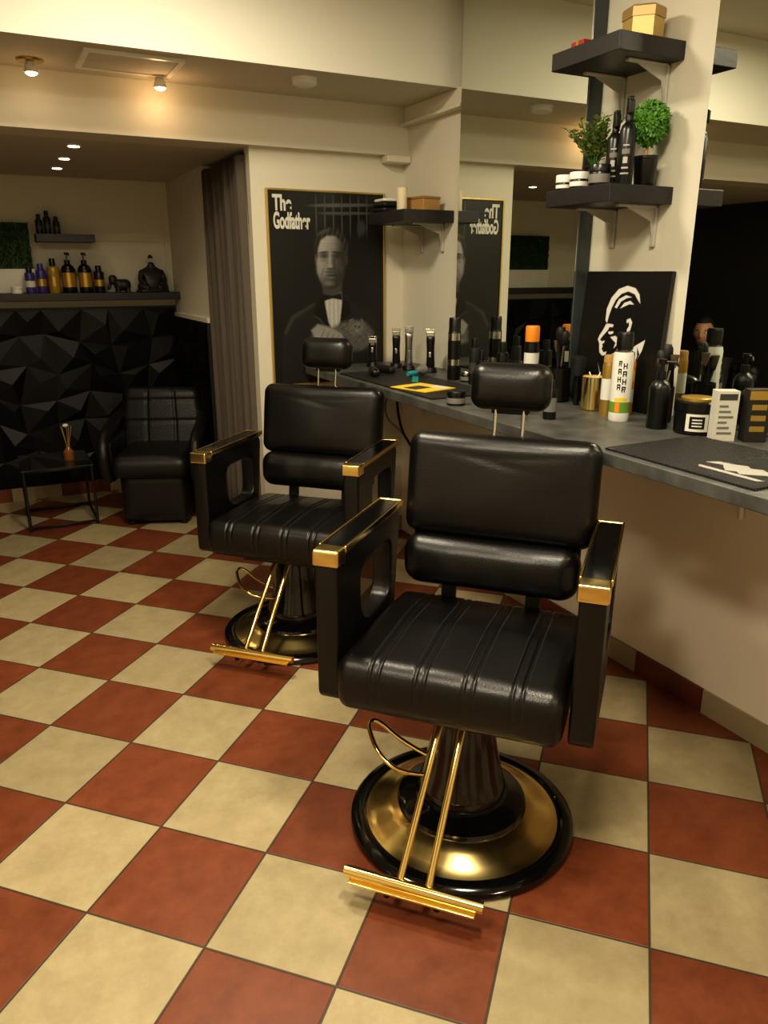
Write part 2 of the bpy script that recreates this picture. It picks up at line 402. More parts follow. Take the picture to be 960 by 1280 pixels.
# ------------------------------------------------------------------ arm chair
def arm_chair(loc,rz):
    g=E('leather_armchair',loc,rz)
    def qf(x,y,z,hx,hy,hz):
        gg=math.exp(-((x-hx/3)/.006)**2)+math.exp(-((x+hx/3)/.006)**2)+math.exp(-((z)/.006)**2)+math.exp(-((z-hz*.6)/.006)**2)
        return (-.10*x*max(0,z/hz),(.011*gg-.016*(1-(x/hx)**2)) if y<0 else 0,0)
    rbox('back',(.51,.12,.42),.055,leather_dull,g,(0,.24,.535),rot=(R(-12),0,0),n=(54,8,40),fn=qf)
    def sq(x,y,z,hx,hy,hz):
        return (0,0,.018*(1-(x/hx)**2)*(1-(y/hy)**2) if z>0 else 0)
    rbox('seat',(.43,.50,.13),.055,leather_dull,g,(0,-.03,.36),n=(24,20,10),fn=sq)
    rbox('plinth',(.38,.42,.29),.04,M('vinyl_black',(.008,.0075,.0075),.35),g,(0,.01,.165),n=(12,12,10))
    for sx in (-1,1):
        P=[(sx*.235,.26,.60),(sx*.255,.14,.575),(sx*.260,0,.545),(sx*.258,-.14,.525),(sx*.254,-.22,.49),(sx*.250,-.245,.42),(sx*.246,-.235,.34),(sx*.24,-.20,.27)]
        es=[(i,i+1) for i in range(len(P)-1)]
        me=bpy.data.meshes.new('arm'); me.from_pydata(P,es,[]); me.materials.append(leather_dull); o=bpy.data.objects.new('arm',me); link(o,g)
        sk=o.modifiers.new('s','SKIN'); sk.use_smooth_shade=True
        for i,rr in enumerate([.03,.036,.038,.038,.036,.034,.032,.03]): me.skin_vertices[0].data[i].radius=(rr,rr)
        me.skin_vertices[0].data[0].use_root=True
        ss=o.modifiers.new('u','SUBSURF'); ss.levels=2; ss.render_levels=2
        rbox('arm_side',(.04,.40,.24),.018,leather_dull,g,(sx*.235,.02,.38),n=(6,16,12))
        for y in (-.15,.17): lathe('foot',[(.02,0),(.025,.03)],rubber,g,loc=(sx*.15,y,0),seg=12)
    return g
arm_chair((.805,4.53,0),R(-22))
arm_chair((-1.0,4.12,0),R(90))

# side table
tb=E('side_table',(.25,4.75,0))
for x in(-.18,.18):
    for y in(-.2,.2):
        curve_mesh('leg',[[(x,y,0),(x,y,.35)]],blackmat,tb,r=.008)
for z in (.02,.345):
    curve_mesh('frame',[[(-.18,-.2,z),(.18,-.2,z),(.18,.2,z),(-.18,.2,z)]],blackmat,tb,r=.008,cyclic=True)
box('top',(-.19,-.21,.352),(.19,.21,.360),M('smoked_glass',(.02,.02,.018),.06),tb)
bt=E('reed_diffuser',(.33,4.72,.36))
lathe('bottle',[(.028,0),(.03,.004),(.03,.05),(.014,.07),(.012,.085)],M('amber_glass',(.25,.1,.03),.15),bt)
for a in range(5):
    curve_mesh('reed',[[(0,0,.05),(.03*math.cos(a*1.3),.03*math.sin(a*1.3),.2)]],wood,bt,r=.0018)
lathe('flower',[(.004,.0),(.018,.012),(.012,.022)],white,bt,loc=(.0,.0,.19),seg=12)

# ------------------------------------------------------------------ film poster: printed sheet as a finely divided mesh with tone per vertex
def tone_mat(name):
    m=bpy.data.materials.new(name); m.use_nodes=True; nt=m.node_tree; b=nt.nodes['Principled BSDF']
    at=nt.nodes.new('ShaderNodeVertexColor'); at.layer_name='tone'
    nt.links.new(at.outputs['Color'],b.inputs['Base Color']); b.inputs['Roughness'].default_value=.35
    return m
def print_sheet(name,W,H,nx,ny,fn,parent,y):
    xs=np.linspace(0,1,nx+1); ys=np.linspace(0,H/W,ny+1); X,Y=np.meshgrid(xs,ys)
    T=np.clip(fn(X,Y),0,1)
    vs=np.stack([X*W,np.full_like(X,y),H-Y*W],-1).reshape(-1,3)
    idx=np.arange((nx+1)*(ny+1)).reshape(ny+1,nx+1)
    fs=np.stack([idx[1:,:-1],idx[1:,1:],idx[:-1,1:],idx[:-1,:-1]],-1).reshape(-1,4)
    me=bpy.data.meshes.new(name); me.from_pydata(vs.tolist(),[],fs.tolist())
    ca=me.color_attributes.new('tone','FLOAT_COLOR','POINT')
    t=T.reshape(-1); c=np.stack([t,t*.97,t*.90,np.ones_like(t)],-1).astype(np.float32).reshape(-1)
    ca.data.foreach_set('color',c)
    me.materials.append(tone_mat(name+'_ink'))
    return link(bpy.data.objects.new(name,me),parent)
def sstep(a,b,x):
    t=np.clip((x-a)/(b-a),0,1); return t*t*(3-2*t)
def ell(X,Y,cx,cy,rx,ry,s=.15,ang=0):
    c,sn=math.cos(ang),math.sin(ang); dx=X-cx;dy=Y-cy; u=(dx*c+dy*sn)/rx; v=(-dx*sn+dy*c)/ry
    return 1-sstep(1-s,1+s,np.sqrt(u*u+v*v))
def pmask(X,Y,pts,s=.006):
    P=np.array(pts); inside=np.zeros(X.shape,bool); d=np.full(X.shape,9.)
    n=len(P)
    for i in range(n):
        a=P[i];b=P[(i+1)%n]
        cond=((a[1]>Y)!=(b[1]>Y))&(X<(b[0]-a[0])*(Y-a[1])/((b[1]-a[1]) or 1e-9)+a[0]); inside^=cond
        ab=b-a; t=np.clip(((X-a[0])*ab[0]+(Y-a[1])*ab[1])/(ab@ab+1e-12),0,1)
        d=np.minimum(d,np.hypot(X-a[0]-t*ab[0],Y-a[1]-t*ab[1]))
    sd=np.where(inside,-d,d); return 1-sstep(-s,s,sd)
def godfather_tone(X,Y):
    rng=np.random.RandomState(1)
    I=np.full(X.shape,.010)
    def put(m,v):
        nonlocal I
        I=I*(1-m)+v*m
    for i in range(7):
        x=.40+.075*i; put(.9*ell(X,Y,x,.17,.006,.17,.3),.08)
    put(ell(X,Y,.62,.09,.28,.014,.3,-.04),.10); put(ell(X,Y,.66,.15,.24,.012,.3,-.03),.08); put(ell(X,Y,.80,.26,.04,.06,.4),.05)
    # jacket
    put(pmask(X,Y,[(.06,1.5),(.08,1.08),(.16,.95),(.36,.85),(.44,.76),(.61,.76),(.69,.84),(.88,.93),(.97,1.06),(.99,1.5)],.012),.016)
    put(pmask(X,Y,[(.16,.95),(.36,.85),(.38,.86),(.19,.97),(.11,1.10),(.09,1.08)],.012),.04)
    put(pmask(X,Y,[(.45,.79),(.38,.84),(.35,.95),(.41,.98),(.53,1.13),(.48,.94)],.005),.006)
    put(pmask(X,Y,[(.60,.79),(.68,.85),(.70,.95),(.65,.98),(.56,1.13),(.59,.94)],.005),.006)
    put(pmask(X,Y,[(.345,.95),(.355,.945),(.415,.975),(.53,1.125),(.52,1.13),(.405,.985)],.004),.05)
    put(pmask(X,Y,[(.455,.77),(.61,.765),(.615,.85),(.59,1.02),(.54,1.11),(.49,1.01),(.46,.86)],.008),.44+.06*np.sin(X*160))
    put(ell(X,Y,.70,1.0,.020,.012,.4),.22)
    put(pmask(X,Y,[(.43,.64),(.62,.64),(.61,.77),(.53,.81),(.445,.78)],.014),.06)
    put(pmask(X,Y,[(.445,.775),(.53,.795),(.61,.77),(.615,.83),(.53,.815),(.45,.835)],.006),.008)
    # head (soft photographic modelling, key light from upper left)
    put(ell(X,Y,.525,.43,.150,.150,.12),.022)
    face=pmask(X,Y,[(.405,.40),(.43,.345),(.48,.315),(.54,.31),(.60,.335),(.64,.39),(.652,.48),(.648,.56),(.635,.64),(.60,.70),(.56,.735),(.51,.742),(.46,.725),(.42,.68),(.398,.61),(.392,.50)],.012)
    dx=(X-.50)/.15; dy=(Y-.50)/.24
    nx_=np.clip(dx,-1,1); ny_=np.clip(dy,-1,1); nz_=np.sqrt(np.clip(1-nx_**2*.8-ny_**2*.6,.02,1))
    lam=np.clip(-.45*nx_-.48*ny_+.62*nz_,0,1)
    put(face,.03+.40*lam**1.3)
    put(face*.75*sstep(.53,.64,X+.06*(Y-.45)),.035)
    put(.5*ell(X,Y,.44,.585,.038,.05,.8),.34); put(.35*ell(X,Y,.595,.58,.028,.04,.8),.12)
    hl=pmask(X,Y,[(.385,.50),(.378,.40),(.41,.31),(.48,.265),(.56,.262),(.635,.30),(.675,.38),(.672,.52),(.655,.52),(.648,.43),(.615,.365),(.56,.325),(.49,.325),(.435,.36),(.412,.42),(.405,.50)],.012)
    put(hl,.022+.03*np.clip(np.sin(X*150+Y*50),0,1)); put(.6*ell(X,Y,.46,.295,.055,.014,.7,-.35),.10)
    for ex,k in ((.462,1),(.578,.5)):
        put(.85*ell(X,Y,ex,.478,.046,.024,.7),.03)
        put(.8*ell(X,Y,ex,.452,.046,.008,.6,-.10 if ex<.5 else .12),.015)
        put(.8*ell(X,Y,ex,.487,.016,.006,.6),.16*k)
        put(.9*ell(X,Y,ex,.485,.008,.008,.5),.008)
        put(.4*ell(X,Y,ex,.518,.040,.010,.8),.08)
    for j in range(3): put(.25*ell(X,Y,.505,.385+.020*j,.075,.003,.8),.12)
    put(.55*ell(X,Y,.510,.50,.010,.055,.9),.42); put(.6*ell(X,Y,.514,.558,.020,.014,.9),.38); put(.7*ell(X,Y,.548,.535,.014,.05,.8),.04); put(.8*ell(X,Y,.52,.580,.036,.007,.7),.025)
    put(.75*ell(X,Y,.52,.604,.052,.009,.7),.05); put(.85*ell(X,Y,.52,.634,.044,.005,.6),.02); put(.4*ell(X,Y,.52,.650,.032,.008,.8),.22)
    put(.45*ell(X,Y,.445,.605,.007,.055,.8,.35),.06); put(.5*ell(X,Y,.595,.61,.008,.05,.8,-.35),.03)
    put(.4*ell(X,Y,.500,.695,.040,.020,.9),.30); put(.6*ell(X,Y,.52,.672,.040,.006,.7),.06)
    put(.9*ell(X,Y,.660,.51,.012,.040,.5),.05); put(.8*ell(X,Y,.388,.51,.010,.036,.5),.11)
    # cat and hands
    n=.5+.5*np.sin(X*210+6*np.sin(Y*60))*np.sin(Y*160+4*np.sin(X*40))
    put(pmask(X,Y,[(.32,1.22),(.33,1.12),(.40,1.04),(.52,1.05),(.62,1.01),(.72,1.0),(.83,1.02),(.91,1.10),(.90,1.20),(.80,1.25),(.6,1.26),(.43,1.25)],.025),.05+.11*n)
    put(ell(X,Y,.75,1.06,.07,.055,.4),.10+.10*n); put(ell(X,Y,.705,1.01,.016,.03,.4,.3),.12); put(ell(X,Y,.80,1.015,.016,.03,.4,-.3),.12)
    put(ell(X,Y,.735,1.05,.009,.006,.4),.01); put(ell(X,Y,.772,1.055,.009,.006,.4),.01); put(.7*ell(X,Y,.755,1.085,.018,.010,.5),.25)
    put(pmask(X,Y,[(.33,1.07),(.39,1.02),(.50,1.05),(.60,1.10),(.63,1.15),(.58,1.18),(.46,1.16),(.37,1.15)],.014),.27)
    for i in range(4): put(.7*ell(X,Y,.43+.045*i,1.105+.014*i,.004,.04,.6,.5),.06)
    put(.7*ell(X,Y,.46,1.215,.10,.028,.6,.1),.22)
    for i in range(3): put(.7*ell(X,Y,.42+.045*i,1.21,.004,.028,.6,.3),.05)
    I=I*(1+.08*rng.randn(*X.shape))
    return np.clip(I,.006,1)
def poster():
    g=E('film_poster',(1.245,3.645,.875),0)
    W,Hh=.60,.90
    box('panel',(0,-.012,0),(W,0,Hh),printblack,g)
    print_sheet('print',W,Hh,240,360,godfather_tone,g,-.0125)
    fr=M('brass_frame',(.62,.46,.16),.3,.8)
    for lo,hi in [((-.009,-.018,-.009),(0,.003,Hh+.009)),((W,-.018,-.009),(W+.009,.003,Hh+.009)),((0,-.018,-.009),(W,.003,0)),((0,-.018,Hh),(W,.003,Hh+.009))]:
        box('frame',lo,hi,fr,g,bevel=.002)
    rot=(R(90),0,0); y=-.0135
    text('title','The',.095,printwhite,g,(.022,y,Hh-.085),rot,off=.0035,sx=.62)
    text('title','Godfather',.10,printwhite,g,(.022,y,Hh-.165),rot,off=.0035,sx=.44)
    return g
poster()

# canvas portrait leaning on the column
def canvas_tone(X,Y):
    X=X-.11; Y=Y+.10
    I=np.full(X.shape,.009)
    def put(m,v):
        nonlocal I
        I=I*(1-m)+v*m
    w=.68
    # swept-back hair
    put(pmask(X,Y,[(.21,.52),(.205,.42),(.245,.32),(.32,.245),(.42,.215),(.52,.235),(.575,.285),(.60,.36),(.57,.335),(.52,.285),(.44,.262),(.36,.285),(.30,.34),(.265,.41),(.245,.48),(.235,.54)],.004),w)
    put(pmask(X,Y,[(.30,.40),(.34,.33),(.42,.295),(.49,.31),(.43,.32),(.37,.35),(.33,.41)],.003),w)
    put(pmask(X,Y,[(.37,.41),(.41,.36),(.48,.34),(.53,.37),(.47,.37),(.42,.39)],.003),w)
    # profile facing left: brow, nose, lips, chin
    put(pmask(X,Y,[(.225,.55),(.26,.545),(.32,.55),(.315,.572),(.27,.575),(.26,.60),(.235,.625),(.205,.655),(.175,.69),(.20,.705),(.235,.695),(.235,.712),(.21,.73),(.222,.75),(.212,.77),(.24,.80),(.28,.79),(.27,.82),(.23,.83),(.19,.805),(.178,.76),(.172,.725),(.145,.69),(.16,.655),(.195,.605)],.004),w)
    put(pmask(X,Y,[(.265,.615),(.325,.608),(.335,.622),(.30,.638),(.27,.632)],.003),w)
    put(pmask(X,Y,[(.30,.66),(.36,.645),(.405,.665),(.40,.72),(.36,.755),(.375,.705),(.34,.685)],.004),w)
    # ear and jaw
    put(pmask(X,Y,[(.47,.50),(.51,.485),(.54,.52),(.53,.585),(.495,.615),(.49,.58),(.51,.55),(.50,.52),(.475,.53)],.004),w)
    put(pmask(X,Y,[(.49,.63),(.50,.63),(.47,.70),(.42,.76),(.40,.775),(.405,.755),(.455,.70)],.003),w)
    # hand at the chin
    put(pmask(X,Y,[(.29,.86),(.34,.81),(.42,.775),(.50,.74),(.51,.76),(.46,.79),(.53,.775),(.55,.795),(.48,.82),(.53,.825),(.52,.85),(.45,.87),(.40,.94),(.33,.95)],.004),w)
    put(ell(X,Y,.42,.825,.055,.004,.5,-.4),.01); put(ell(X,Y,.40,.88,.05,.004,.5,-.6),.01)
    # collar & lapel
    put(pmask(X,Y,[(.58,.74),(.62,.71),(.72,.655),(.70,.75),(.63,.88),(.565,.97),(.60,.83)],.004),w)
    put(pmask(X,Y,[(.64,.72),(.68,.78),(.62,.91),(.655,.80)],.003),.01)
    put(ell(X,Y,.24,1.0,.09,.004,.5,1.1),w*.7)
    put(ell(X,Y,.50,1.08,.09,.004,.5,1.2),w*.6)
    return np.clip(I,0,1)
cv=E('canvas_portrait',(1.915,1.825,.96)); cv.rotation_euler=(0,R(4.5),0)
cb=E('canvas'); cb.parent=cv; cb.rotation_euler=(0,0,R(-90)); cb.location=(0,.39,0)
box('stretched_canvas',(0,0,0),(.39,.018,.455),printblack,cb,bevel=.002)
print_sheet('painting',.388,.453,220,256,canvas_tone,cb,-.0012)

# ------------------------------------------------------------------ shelves
def shelf(name,p0,p1,q0,q1,zt,brk=(),th=.05):
    g=E(name)
    box('board',(p0,q0,zt-th),(p1,q1,zt),wood_dark,g,bevel=.002)
    bx=M('bracket_white',(.5,.48,.42),.4)
    for y in brk:
        box('bracket_leg',(p1-.012,y-.009,zt-th-.125),(p1-.001,y+.009,zt-th),bx,g,bevel=.002)
        box('bracket_arm',(p1-.17,y-.009,zt-th-.008),(p1-.001,y+.009,zt-th),bx,g,bevel=.002)
        poly('bracket_web',[(0,0),(-.14,0),(-.11,-.012),(-.02,-.045),(0,-.115)],bx,g,(p1-.006,y,zt-th-.002),(R(90),0,0),ext=.002)
    return g
shelf('floating_shelf',1.71,PM-.001,1.885,2.185,2.066,(1.945,2.13))
shelf('floating_shelf',1.71,PM-.001,1.875,2.175,1.664,(1.935,2.12))
shelf('floating_shelf',1.71,PM-.001,3.16,3.520,1.678,(3.25,3.44))
shelf('floating_shelf',.33,.657,5.12,5.299,1.627,(),.045)

# ------------------------------------------------------------------ generic products
def can(name,loc,r,h,body,cap,bands=(),capr=.8,caph=.2,neck=True):
    mats_=[body,cap]+[b[2] for b in bands]
    hb=h*(1-caph)
    pr=[(r*.96,0,0),(r,.004,0)]
    zs=sorted([(b[0]*hb,b[1]*hb,i+2) for i,b in enumerate(bands)])
    for z0,z1,i in zs:
        pr.append((r,max(z0,.005),i)); pr.append((r,z1,0))
    pr+=[(r,hb-.012,0),(r*.93,hb-.004,0),(r*capr,hb,1),(r*capr,h-.006,1),(r*capr*.9,h,1)]
    return lathe(name,pr,mats_,None,loc,seg=28)
def pump(name,loc,r,h,body,lab=None,ang=0,cap=black):
    g=E(name,loc,ang)
    hb=h*.72
    pr=[(r*.95,0,0),(r,.004,0),(r,hb*.2,1),(r,hb*.7,0),(r,hb*.82,0),(r*.8,hb*.92,0),(r*.35,hb,0),(r*.35,hb+.01,0)]
    lathe('bottle',pr,[body,lab or body],g,seg=28)
    lathe('collar',[(r*.42,hb),(r*.42,hb+.022)],cap,g,seg=20)
    lathe('stem',[(.004,hb+.02),(.004,h-.01)],cap,g,seg=12)
    lathe('head',[(.012,h-.014),(.013,h)],cap,g,seg=16)
    curve_mesh('spout',[[(0,0,h-.006),(-.04,0,h-.008),(-.046,0,h-.018)]],cap,g,r=.0045)
    return g
def labelpatch(name,parent,r,z0,z1,a0,a1,mat,n=10):
    vs=[];fs=[]
    for i in range(n+1):
        a=R(a0+(a1-a0)*i/n)
        vs+= [(r*math.cos(a),r*math.sin(a),z0),(r*math.cos(a),r*math.sin(a),z1)]
    for i in range(n): fs.append((2*i,2*i+2,2*i+3,2*i+1))
    return mesh(name,vs,fs,mat,parent,True)
def spray(name,loc,r,h,body,lab,ang=0):
    g=E(name,loc,ang); hb=h*.72
    lathe('bottle',[(r*.95,0,0),(r,.004,0),(r,hb*.86,0),(r*.8,hb*.94,0),(r*.4,hb,0),(r*.4,hb+.012,0)],[body,lab],g,seg=28)
    box('trigger_head',(-.022,-.009,h-.05),(.012,.009,h-.012),black,g,bevel=.004)
    lathe('nozzle_collar',[(r*.5,hb+.004),(r*.45,h-.045)],black,g,seg=20)
    box('cap',(-.010,-.009,h-.016),(.012,.009,h),black,g,bevel=.004)
    d0=-math.degrees(ang)
    for z0,z1,a in ((.03,.034,30),(.045,.050,24),(.060,.078,16),(.086,.100,28),(.108,.112,22)):
        labelpatch('print',g,r+.0003,z0,z1,222+d0-a,222+d0+a,g3 if z0!=.086 else g2)
    return g
def jar(name,loc,r,h,body,lid,lab=None,hl=.35):
    return lathe(name,[(r*.96,0,0),(r,.003,0),(r,h*.15,2),(r,h*(1-hl)-.006,0),(r*.95,h*(1-hl),1),(r*1.02,h*(1-hl)+.001,1),(r*1.02,h-.002,1),(r*.98,h,1)],[body,lid,lab or body],None,loc,seg=32)

Z=.96
pump('pump_bottle',(1.77,1.655,Z),.031,.205,black,black,R(120))
g=E('hairspray_can',(1.755,1.80,Z))
lathe('can',[(.030,0,0),(.032,.005,0),(.032,.028,3),(.032,.062,0),(.032,.20,0),(.029,.215,2),(.020,.222,2),(.0255,.223,1),(.0255,.268,1),(.023,.274,1)],[white,black,silver,green],g,seg=32)
labelpatch('fruit',g,.0325,.03,.06,200,225,orange); labelpatch('strip',g,.0323,.064,.075,195,265,yellow)
def vletter(parent,r,z,strokes,ac,w=22,h=.018):
    for (a0,b0,a1,b1) in strokes: labelpatch('lettering',parent,r,z+h*b0,z+h*b1,ac-w/2+w*a0,ac-w/2+w*a1,black,4)
Hs=[(0,0,.25,1),(.75,0,1,1),(.25,.4,.75,.6)]; As=[(0,0,.25,1),(.75,0,1,1),(.25,.75,.75,1),(.25,.35,.75,.55)]; Rs=[(0,0,.25,1),(.25,.75,.75,1),(.75,.5,1,1),(.25,.4,.75,.6),(.6,0,.85,.4)]
for i,sn in enumerate([Hs,As,Hs,Rs]): vletter(g,.0324,.165-.024*i,sn,240)
for i,sn in enumerate([Rs,As,Hs,As]): vletter(g,.0324,.172-.024*i,sn,212,18,.018)
can('yellow_can',(1.79,1.895,Z),.022,.195,goldlab,wood,[(.3,.7,white)],.9,.12)
can('orange_spray_can',(1.88,1.90,Z),.022,.20,orange,silver,[(.2,.45,white),(.6,.8,yellow)],.7,.12)
g=E('gold_tumbler',(1.82,1.995,Z))
lathe('cup',[(.036,0),(.040,.004),(.042,.11),(.043,.113),(.040,.113),(.038,.02)],gold,g)
lathe('liner',[(.036,.10),(.0385,.105)],M('white_wax',(.8,.74,.6),.4),g)
for a in range(4): curve_mesh('pick',[[(.01*math.cos(a*1.6),.01*math.sin(a*1.6),.1),(.025*math.cos(a*1.6),.025*math.sin(a*1.6),.125)]],white,g,r=.002)
g=E('powder_tub',(1.82,1.555,Z))
lathe('tub',[(.055,0),(.06,.004),(.06,.075),(.058,.08)],black,g,seg=40)
lathe('lid',[(.062,.068),(.062,.092),(.058,.096)],black,g,seg=40)
lathe('lid_disc',[(.046,.095),(.046,.103),(.042,.105)],goldlab,g,seg=36)
labelpatch('label',g,.0606,.012,.062,195,255,printwhite); labelpatch('label_text',g,.061,.02,.055,205,245,black)
for k in range(3): labelpatch('label_line',g,.0614,.026+.009*k,.03+.009*k,212,238,printwhite)
g=E('product_carton',(1.80,1.445,Z),R(-30))
box('carton',(-.03,-.022,0),(.03,.022,.14),M('carton_white',(.60,.58,.50),.5),g,bevel=.001)
for k in range(6): box('print_line',(-.022,-.0228,.02+.015*k),(.018-(k%3)*.008,-.022,.026+.015*k),g2,g)
box('print_block',(-.024,-.0228,.115),(.024,-.022,.132),g1,g)
g=E('product_carton',(1.865,1.395,Z),R(-30))
box('carton',(-.03,-.022,0),(.03,.022,.145),M('carton_black',(.02,.018,.015),.4),g,bevel=.001)
for k in range(3): box('gold_print',(-.020,-.0228,.03+.03*k),(.02,-.022,.045+.03*k),goldlab,g)
box('gold_print',(-.029,-.0228,.118),(.029,-.022,.142),goldlab,g)
def combcup(loc,n,seed,r=.04,h=.11,body=black,name='comb_and_brush_holder',L0=.15):
    random.seed(seed); g=E(name,loc)
    lathe('cup',[(r*.9,0),(r,.004),(r,h),(r*.94,h),(r*.9,.02)],body,g)
    for i in range(n):
        a=random.uniform(0,6.28); rr=random.uniform(.2,.8)*r; tl=random.uniform(.05,.22); L=random.uniform(L0,L0+.05)
        x0,y0=-.3*rr*math.cos(a),-.3*rr*math.sin(a); dx,dy=tl*math.cos(a),tl*math.sin(a)
        e=(x0+dx*L,y0+dy*L,L)
        curve_mesh('handle',[[(x0,y0,.02),e]],random.choice([black,blackmat,wood,silver]),g,r=.0045)
        k=i%3
        rotz=random.uniform(0,3)
        if k==0: lathe('brush_head',[(.008,0),(.014,.01),(.016,.04),(.010,.05)],blackmat,g,loc=(e[0],e[1],e[2]-.01),rot=(tl*math.sin(-a)*1,tl*math.cos(a),0),seg=14)
        elif k==1: box('comb',(e[0]-.014,e[1]-.0015,e[2]-.05),(e[0]+.014,e[1]+.0015,e[2]+.04),black,g,rot=(0,tl*.6,rotz))
        else: lathe('bristles',[(.006,0),(.011,.02),(.014,.04)],M('bristle',(.10,.07,.04),.8),g,loc=(e[0],e[1],e[2]-.005),seg=12)
    return g
combcup((1.86,1.73,Z),7,3,r=.036)
combcup((1.83,2.19,Z),7,5,r=.04,h=.12,L0=.18)
g=E('round_brush',(1.83,2.09,Z)); lathe('handle',[(.009,0),(.012,.02),(.008,.09),(.010,.10)],black,g,seg=16)
lathe('barrel',[(.012,.10),(.024,.105),(.026,.165),(.014,.172)],blackmat,g,seg=20)
can('styling_bottle',(1.575,1.92,Z),.021,.125,black,black,[(.25,.7,g2)],.6,.2)
can('orange_cap_spray',(1.82,2.345,Z),.028,.26,black,orange,[(.18,.5,goldlab),(.6,.8,printwhite)],.95,.22)
can('tall_hairspray',(1.80,2.86,Z),.028,.265,black,black,[(.30,.42,silver),(.8,.95,silver)],.9,.2)
can('styling_bottle',(1.80,2.50,Z),.025,.19,black,black,[(.3,.6,g1)],.6,.2)
can('styling_bottle',(1.77,2.60,Z),.022,.15,black,black,[(.3,.6,g2)],.6,.25)
can('styling_bottle',(1.80,2.70,Z),.022,.19,blackmat,black,[(.3,.6,g1)],.7,.2)
jar('wax_jar',(1.455,2.29,Z),.033,.05,black,black,g2)
jar('wax_jar',(1.82,2.78,Z),.03,.045,black,silver,g2)
def clipper(loc,ang,h=.17,body=black):
    g=E('hair_clipper',loc,ang)
    lathe('charging_stand',[(.030,0),(.032,.004),(.028,.022),(.020,.026)],black,g,seg=24)
    rbox('body',(.042,.034,h-.05),.014,body,g,(0,0,.02+(h-.05)/2),rot=(R(4),0,0),n=(10,8,14),fn=lambda x,y,z,hx,hy,hz:(-.15*x*math.cos(z/hz*1.6),0,0))
    box('blade_block',(-.019,-.016,h-.035),(.019,.010,h-.012),silver,g,bevel=.003)
    box('blade_teeth',(-.021,-.014,h-.012),(.021,-.004,h),chrome,g,bevel=.001)
    box('switch',(-.006,-.021,.07),(.006,-.016,.095),silver,g,bevel=.002)
    return g
clipper((1.78,3.36,Z),R(-30),.19); clipper((1.79,3.25,Z),R(-20),.21,silver); clipper((1.84,3.13,Z),R(-40),.20); clipper((1.70,3.46,Z),R(-35),.15)
g=E('yellow_leaflet',(1.53,2.66,.967),R(15)); box('sheet',(-.085,-.10,0),(.085,.10,.003),yellow,g); box('print',(-.07,-.03,.003),(.02,.04,.0036),black,g); box('print',(.03,-.075,.003),(.08,.0,.0036),white,g)
g=E('comb',(1.62,2.90,.967),R(60)); box('spine',(-.09,-.004,0),(.09,.004,.004),teal,g)
for i in range(24): box('tooth',(-.088+.0074*i,-.022,0),(-.085+.0074*i,-.004,.003),teal,g)
g=E('neck_duster',(1.68,2.99,.967),R(20)); lathe('handle',[(.010,0),(.013,.03),(.008,.06)],teal,g,rot=(0,R(90),0),loc=(-.05,0,.014)); lathe('bristles',[(.010,0),(.022,.03),(.024,.05)],g2,g,rot=(0,R(90),0),loc=(.01,0,.024))
g=E('trimmer',(1.53,3.10,.966),R(70)); rbox('body',(.14,.038,.034),.014,black,g,(0,0,.018),n=(14,6,6)); box('blade',(.068,-.018,.008),(.085,.018,.02),chrome,g,bevel=.002)
g=E('trimmer',(1.62,3.17,.966),R(100)); rbox('body',(.13,.036,.032),.013,blackmat,g,(0,0,.018),n=(14,6,6)); box('blade',(.063,-.018,.008),(.08,.018,.02),chrome,g,bevel=.002)
g=E('hair_dryer',(1.54,2.10,.96),R(100))
lathe('barrel',[(.022,-.01),(.030,0),(.037,.03),(.038,.10),(.030,.15),(.026,.17)],black,g,rot=(0,R(90),0),loc=(-.07,0,.04),seg=24)
rbox('handle',(.032,.12,.034),.014,black,g,(-.01,-.085,.024),n=(6,14,6))
curve_mesh('power_cable',[[(1.62,3.05,.92),(1.60,3.02,.75),(1.70,2.98,.60),(1.62,2.93,.42),(1.78,2.9,.30),(1.955,2.9,.34)]],blackmat,None,r=.006,kind='NURBS')
curve_mesh('power_cable',[[(1.66,3.15,.92),(1.55,3.12,.80),(1.72,3.10,.66),(1.74,3.05,.5),(1.955,3.0,.45)]],M('cable_grey',(.25,.24,.22),.5),None,r=.005,kind='NURBS')

lathe('cream_candle',[(.022,0),(.024,.004),(.024,.095),(.02,.098)],cream,None,(1.76,3.275,1.678))
g=E('wooden_box',(1.87,3.27,1.678),R(10)); box('box',(-.05,-.06,0),(.05,.06,.05),wood,g,bevel=.003); box('lid',(-.052,-.062,.05),(.052,.062,.062),M('wood_lid',(.3,.17,.06),.5,var=.3),g,bevel=.003)
g=E('folded_towels',(1.78,3.44,1.678))
for k in range(2): rbox('towel',(.12,.12,.022),.009,blackmat,g,(0,0,.012+.023*k),n=(8,8,4))
rbox('towel',(.11,.11,.016),.007,white,g,(0,0,.055),n=(8,8,4))
lathe('cream_candle',[(.018,0),(.019,.004),(.019,.07),(.016,.072)],cream,None,(1.90,3.43,1.678))

